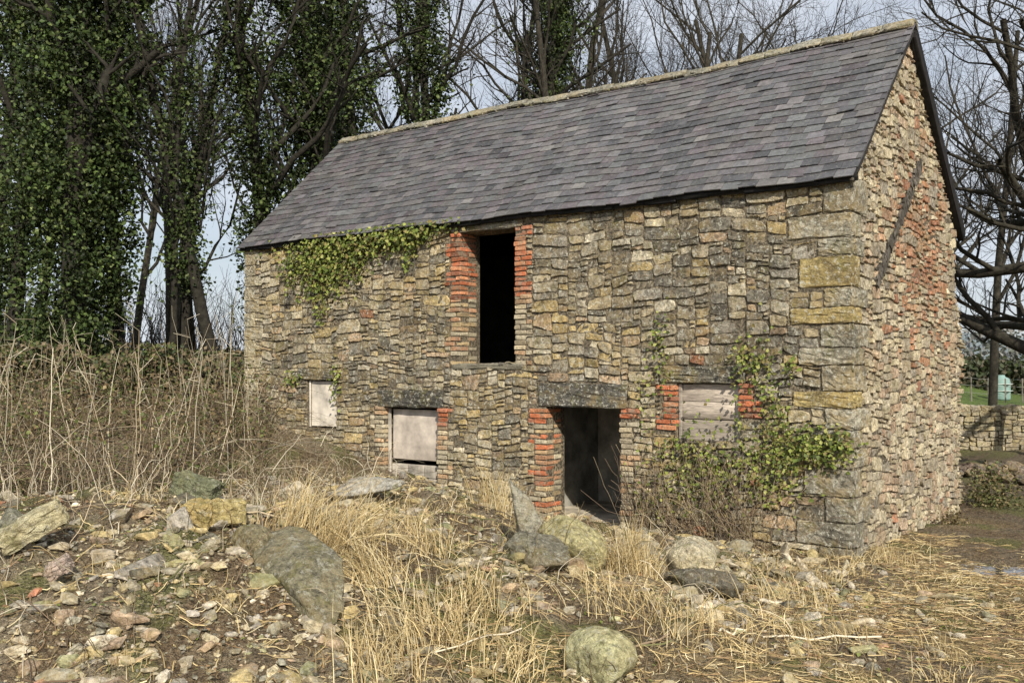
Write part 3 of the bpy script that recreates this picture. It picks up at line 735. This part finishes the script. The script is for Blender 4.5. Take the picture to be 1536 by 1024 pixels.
def trunktree(name,r,f,seed,h,r0,d0,trop=.03,ivy=5000):
    rng=np.random.default_rng(seed);out=treepolys(rng,h,r0,4,(8,4,4,4),(.6,.7,.7,.7),.13,trop,.36,d0=d0,first=.35,fat=.42)
    e_=empty(name);x,y=P(r,f);e_.location=(x,y,float(H(x,y))-.1)
    mb=MB();treemesh(out,mb,(.03,.027,.021));mb.build('trunk_and_branches',M_bark,e_,True)
    tr=out[0][0][0];nC=60;s=.25+.75*rng.random(nC);k=s*5;i=np.minimum(k.astype(int),4);fr=(k-i)[:,None];c=tr[i]*(1-fr)+tr[i+1]*fr+rng.normal(size=(nC,3))*.12
    idx=rng.integers(0,nC,ivy);L=c[idx]+rng.normal(size=(ivy,3))*.15
    lm=MB();leaves(lm,L,(0,0,.5),.085,palette(rng,ivy,IVD,.3),rng,1);lm.build('ivy_leaves',M_leaf,e_,False)
trunktree('leaning_tree',-6.2,22,5,12,.15,nrm(np.array([-.16,-.12,1.])),ivy=2500)
trunktree('leaning_tree',-7.5,22.5,6,12,.12,nrm(np.array([-.06,-.03,1.])),ivy=3500)
trunktree('leaning_tree',-7.7,22,8,11,.09,nrm(np.array([.16,.12,1.])),ivy=2500)
mb=MB();treemesh(treepolys(np.random.default_rng(36),10,.36,5,(16,6,5,4,3),(1.15,.7,.7,.7,.7),.2,.08,.6,first=.22,fat=.55),mb,(.045,.04,.03))
x,y=P(12.6,21.5);mb.build('spreading_oak_tree',M_bark,None,True,(x,y,-.1))
def ivytree(r,f,seed,h,width,z0,N,lean=(0,0),r0=.18,branches=8,clsig=.26,pal=IVD,size=.095):
    N=int(N*1.5)
    rng=np.random.default_rng(seed);e_=empty('ivy_clad_tree');x,y=P(r,f);zb=float(H(x,y));e_.location=(x,y,zb-.1)
    out=treepolys(rng,h,r0,3,(branches+6,4,4),(.8,.7,.7),.14,.05,.28,d0=nrm(np.array([lean[0],lean[1],1.])),first=.25)
    mb=MB();treemesh(out,mb,(.03,.027,.021));mb.build('trunk',M_bark,e_,True)
    tr=out[0][0][0];nC=int(N/70)
    s=rng.random(nC)**.9;s=z0/h+(1-z0/h)*s
    k=s*5;i=np.minimum(k.astype(int),4);fr=(k-i)[:,None];c=tr[i]*(1-fr)+tr[i+1]*fr
    a=rng.uniform(0,6.283,nC);prof=width/2*(.65+.35*np.sin(np.clip(s*3.1,0,3.1))+.6*(vn(s*9,a*.6,seed)-.4))
    rr=prof*np.sqrt(rng.random(nC))
    c=c+np.stack([np.cos(a)*rr,np.sin(a)*rr,np.zeros(nC)],-1)
    lim=[p[int(rng.integers(1,4))] for p,_ in out[1] for _ in range(4)]
    c=np.concatenate([c,np.array(lim)]);w=np.concatenate([np.ones(nC),np.full(len(lim),.6)])
    idx=rng.choice(len(c),N,p=w/w.sum());L=c[idx]+rng.normal(size=(N,3))*np.array([clsig,clsig,clsig*1.2])*rng.uniform(.4,1,(N,1))
    br=np.clip(1+.45*rng.normal(size=len(c)),.25,2.)[idx][:,None]
    lm=MB();leaves(lm,L,(0,0,.5),size,palette(rng,N,pal,.2)*br,rng,1);lm.build('ivy_leaves',M_leaf,e_,False)
for a in [(-11.1,22,1,14,1.2,.2,10000),(-9.2,21,2,14,2.3,.8,27000,(0,0),.3,12),(-8.45,21.8,22,13,.9,2.5,7000),(-10.1,23,23,14,1.1,1,9000),(-6.0,24.5,3,14,1.,.3,10000),(-4.7,25,4,14,1.5,.3,16000),(-3.9,27,14,15,1.3,1,10000),(-5.5,28,24,15,1.2,1,9000),(-2.2,29.5,5,15,1.4,1,13000),(-.25,30,6,15,1.1,1,11000),(.9,31,7,15,.95,1,9000,(.04,.03)),(-13,25,9,14,1.8,.5,9000)]:
    ivytree(*a)
mb=MB();N=9000;r_=rg.uniform(20,44,N);f_=52+rg.normal(0,1.2,N);px=ST[0]+RT[0]*r_+FW[0]*f_;py=ST[1]+RT[1]*r_+FW[1]*f_
z=H(px,py)+rg.random(N)*(1.2+1.3*vn(r_*.5,0*r_,3));leaves(mb,np.stack([px,py,z],-1),(0,0,.5),.3,palette(rg,N,[(.05,.06,.03),(.08,.07,.045),(.04,.055,.02)],.2),rg,1)
mb.build('hedge',M_leaf,None,False)
# scrub of fine saplings behind the field bank on the left
mb=MB();N=1500;r_=rg.uniform(-22,-6,N);f_=rg.uniform(29,34,N);px=ST[0]+RT[0]*r_+FW[0]*f_;py=ST[1]+RT[1]*r_+FW[1]*f_
arcs(N,px,py,.8,3.2,.012,[(.07,.06,.045),(.11,.09,.065),(.05,.045,.035)],.5,droop=.4,wob=.07);mb.build('sapling_scrub',M_straw,None,True)
mb=MB();N=16000;r_=rg.uniform(-90,110,N);f_=120+rg.normal(0,4,N);px=ST[0]+RT[0]*r_+FW[0]*f_;py=ST[1]+RT[1]*r_+FW[1]*f_
z=H(px,py)+rg.random(N)*(1+6*vn(r_*.12,0*r_,5));leaves(mb,np.stack([px,py,z],-1),(0,0,.5),.7,palette(rg,N,[(.16,.16,.15),(.20,.19,.18),(.13,.14,.12)],.15),rg,1)
mb.build('distant_trees',M_leaf,None,False)
mb=MB();u=np.linspace(-1,1,80);rows=[]
for k_,(ff,zz) in enumerate([(330,0),(420,12),(520,24),(640,30)]):
    for a in u:
        x,y=P(a*600,ff);rows.append([x,y,zz*float(sst(-.15,.2,a))*(.6+.6*float(vn(a*6+2,k_*.3,9)))-.5])
g=np.array(rows);i,j=np.meshgrid(np.arange(79),np.arange(3));Fq=np.stack([j*80+i,j*80+i+1,(j+1)*80+i+1,(j+1)*80+i],-1).reshape(-1,4)
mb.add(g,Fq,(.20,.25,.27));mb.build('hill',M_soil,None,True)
tank=empty('water_tank');mb=MB();x,y=P(21.6,44);zb=float(H(x,y))
k_=20;prof=[(.0,0),(.36,0),(.38,.08),(.38,.8),(.33,.95),(.17,1.02),(.15,1.1),(0,1.1)]
a=np.arange(k_)*2*np.pi/k_;vv=[];
for rr_,z_ in prof: vv+=[[x+rr_*math.cos(t),y+rr_*math.sin(t),zb+z_] for t in a]
ff=[[i*k_+j,i*k_+(j+1)%k_,(i+1)*k_+(j+1)%k_,(i+1)*k_+j] for i in range(7) for j in range(k_)]
mb.add(vv,np.array(ff),(.24,.36,.33));mb.build('tank_body',M_paint,tank,True)
mb=MB();rbox(mb,(x,y,zb+.4),(.82,.82,.04),.02,(.5,.55,.52));rbox(mb,(x,y,zb+.7),(.8,.8,.04),.02,(.5,.55,.52));mb.build('tank_bands',M_paint,tank,True)
fen=empty('wire_fence');mb=MB()
for i in range(14):
    x,y=P(17.5+i*.7,41);rbox(mb,(x,y,float(H(x,y))+.5),(.05,.05,1.0),.01,(.22,.2,.17),rg,.003)
for h_ in (.35,.65,.95):
    p=np.array([[*P(17.5+t*.91,41),float(H(*P(17.5+t*.91,41)))+h_] for t in range(11)])[None]
    v,f,_=tubes(p,np.full((1,11),.006),4);mb.add(v,f,(.3,.3,.28))
mb.build('posts_and_wires',M_wood,fen,False)
mb=MB()
def bush(x,y,rx,rz,n,pal,size):
    c=nrm(rg.normal(size=(n,3)))*rg.random((n,1))**.5*np.array([rx,rx,rz]);c[:,2]=np.abs(c[:,2]);leaves(mb,c+np.array([x,y,float(H(x,y))]),(0,0,.5),size,palette(rg,n,pal,.25),rg,1)
bush(.4,5.9,.5,.8,1300,[(.12,.12,.04),(.18,.14,.07),(.07,.09,.03)],.05)
bush(.3,3.6,.25,.25,250,[(.12,.10,.04),(.2,.15,.08)],.04)
mb.build('bush',M_leaf,None,False)
mb=MB();x,y=P(10.6,21.5);n=260;px=x+rg.normal(0,.8,n);py=y+rg.normal(0,.5,n);pz=H(px,py)+.35*np.exp(-((px-x)**2+(py-y)**2))*rg.random(n)
rocks(mb,np.stack([px,py,pz],-1),rg.uniform(.08,.25,n),palette(rg,n,[(.12,.10,.08),(.18,.14,.11),(.22,.15,.12)],.2),rg,2);mb.build('spoil_heap',M_rub,None,False)
# ------------------------------------------------------------------ light, sky, camera
S=np.array([.74,-.67]);S/=np.linalg.norm(S);el=math.radians(33)
sd=Vector((S[0]*math.cos(el),S[1]*math.cos(el),math.sin(el)))
sun=bpy.data.lights.new('sun','SUN');sun.energy=5.0;sun.angle=math.radians(.5);sun.color=(1,.93,.80)
so=bpy.data.objects.new('sun',sun);scene.collection.objects.link(so);so.rotation_euler=sd.to_track_quat('Z','Y').to_euler()
w=bpy.data.worlds.new('World');scene.world=w;w.use_nodes=True;nt=w.node_tree;bg=nt.nodes['Background']
sky=nt.nodes.new('ShaderNodeTexSky');sky.sky_type='NISHITA';sky.sun_disc=False;sky.sun_elevation=el;sky.sun_rotation=math.atan2(S[0],S[1])
tc=nt.nodes.new('ShaderNodeTexCoord');mp=nt.nodes.new('ShaderNodeMapping');mp.inputs['Scale'].default_value=(1,1,3.5)
no=nt.nodes.new('ShaderNodeTexNoise');no.inputs['Scale'].default_value=2.2;no.inputs['Detail'].default_value=7;no.inputs['Roughness'].default_value=.6
mr=nt.nodes.new('ShaderNodeMapRange');mr.inputs[1].default_value=.35;mr.inputs[2].default_value=.62;mr.inputs[3].default_value=.45;mr.inputs[4].default_value=.97
mx=nt.nodes.new('ShaderNodeMix');mx.data_type='RGBA';mx.inputs[7].default_value=(8.6,9.2,10.2,1)
L=nt.links.new;L(tc.outputs['Generated'],mp.inputs[0]);L(mp.outputs[0],no.inputs['Vector']);L(no.outputs['Fac'],mr.inputs[0]);L(mr.outputs[0],mx.inputs[0]);L(sky.outputs[0],mx.inputs[6]);L(mx.outputs[2],bg.inputs[0]);bg.inputs[1].default_value=.09
cam=bpy.data.cameras.new('camera');cam.lens=35;cam.sensor_width=36;cam.clip_end=3000
co=bpy.data.objects.new('camera',cam);scene.collection.objects.link(co);co.location=(ST[0],ST[1],2.34)
pt_=math.radians(1.65);co.rotation_euler=Vector((FW[0]*math.cos(pt_),FW[1]*math.cos(pt_),math.sin(pt_))).to_track_quat('-Z','Y').to_euler()
scene.camera=co
scene.view_settings.view_transform='Standard';scene.view_settings.look='None';scene.view_settings.exposure=0
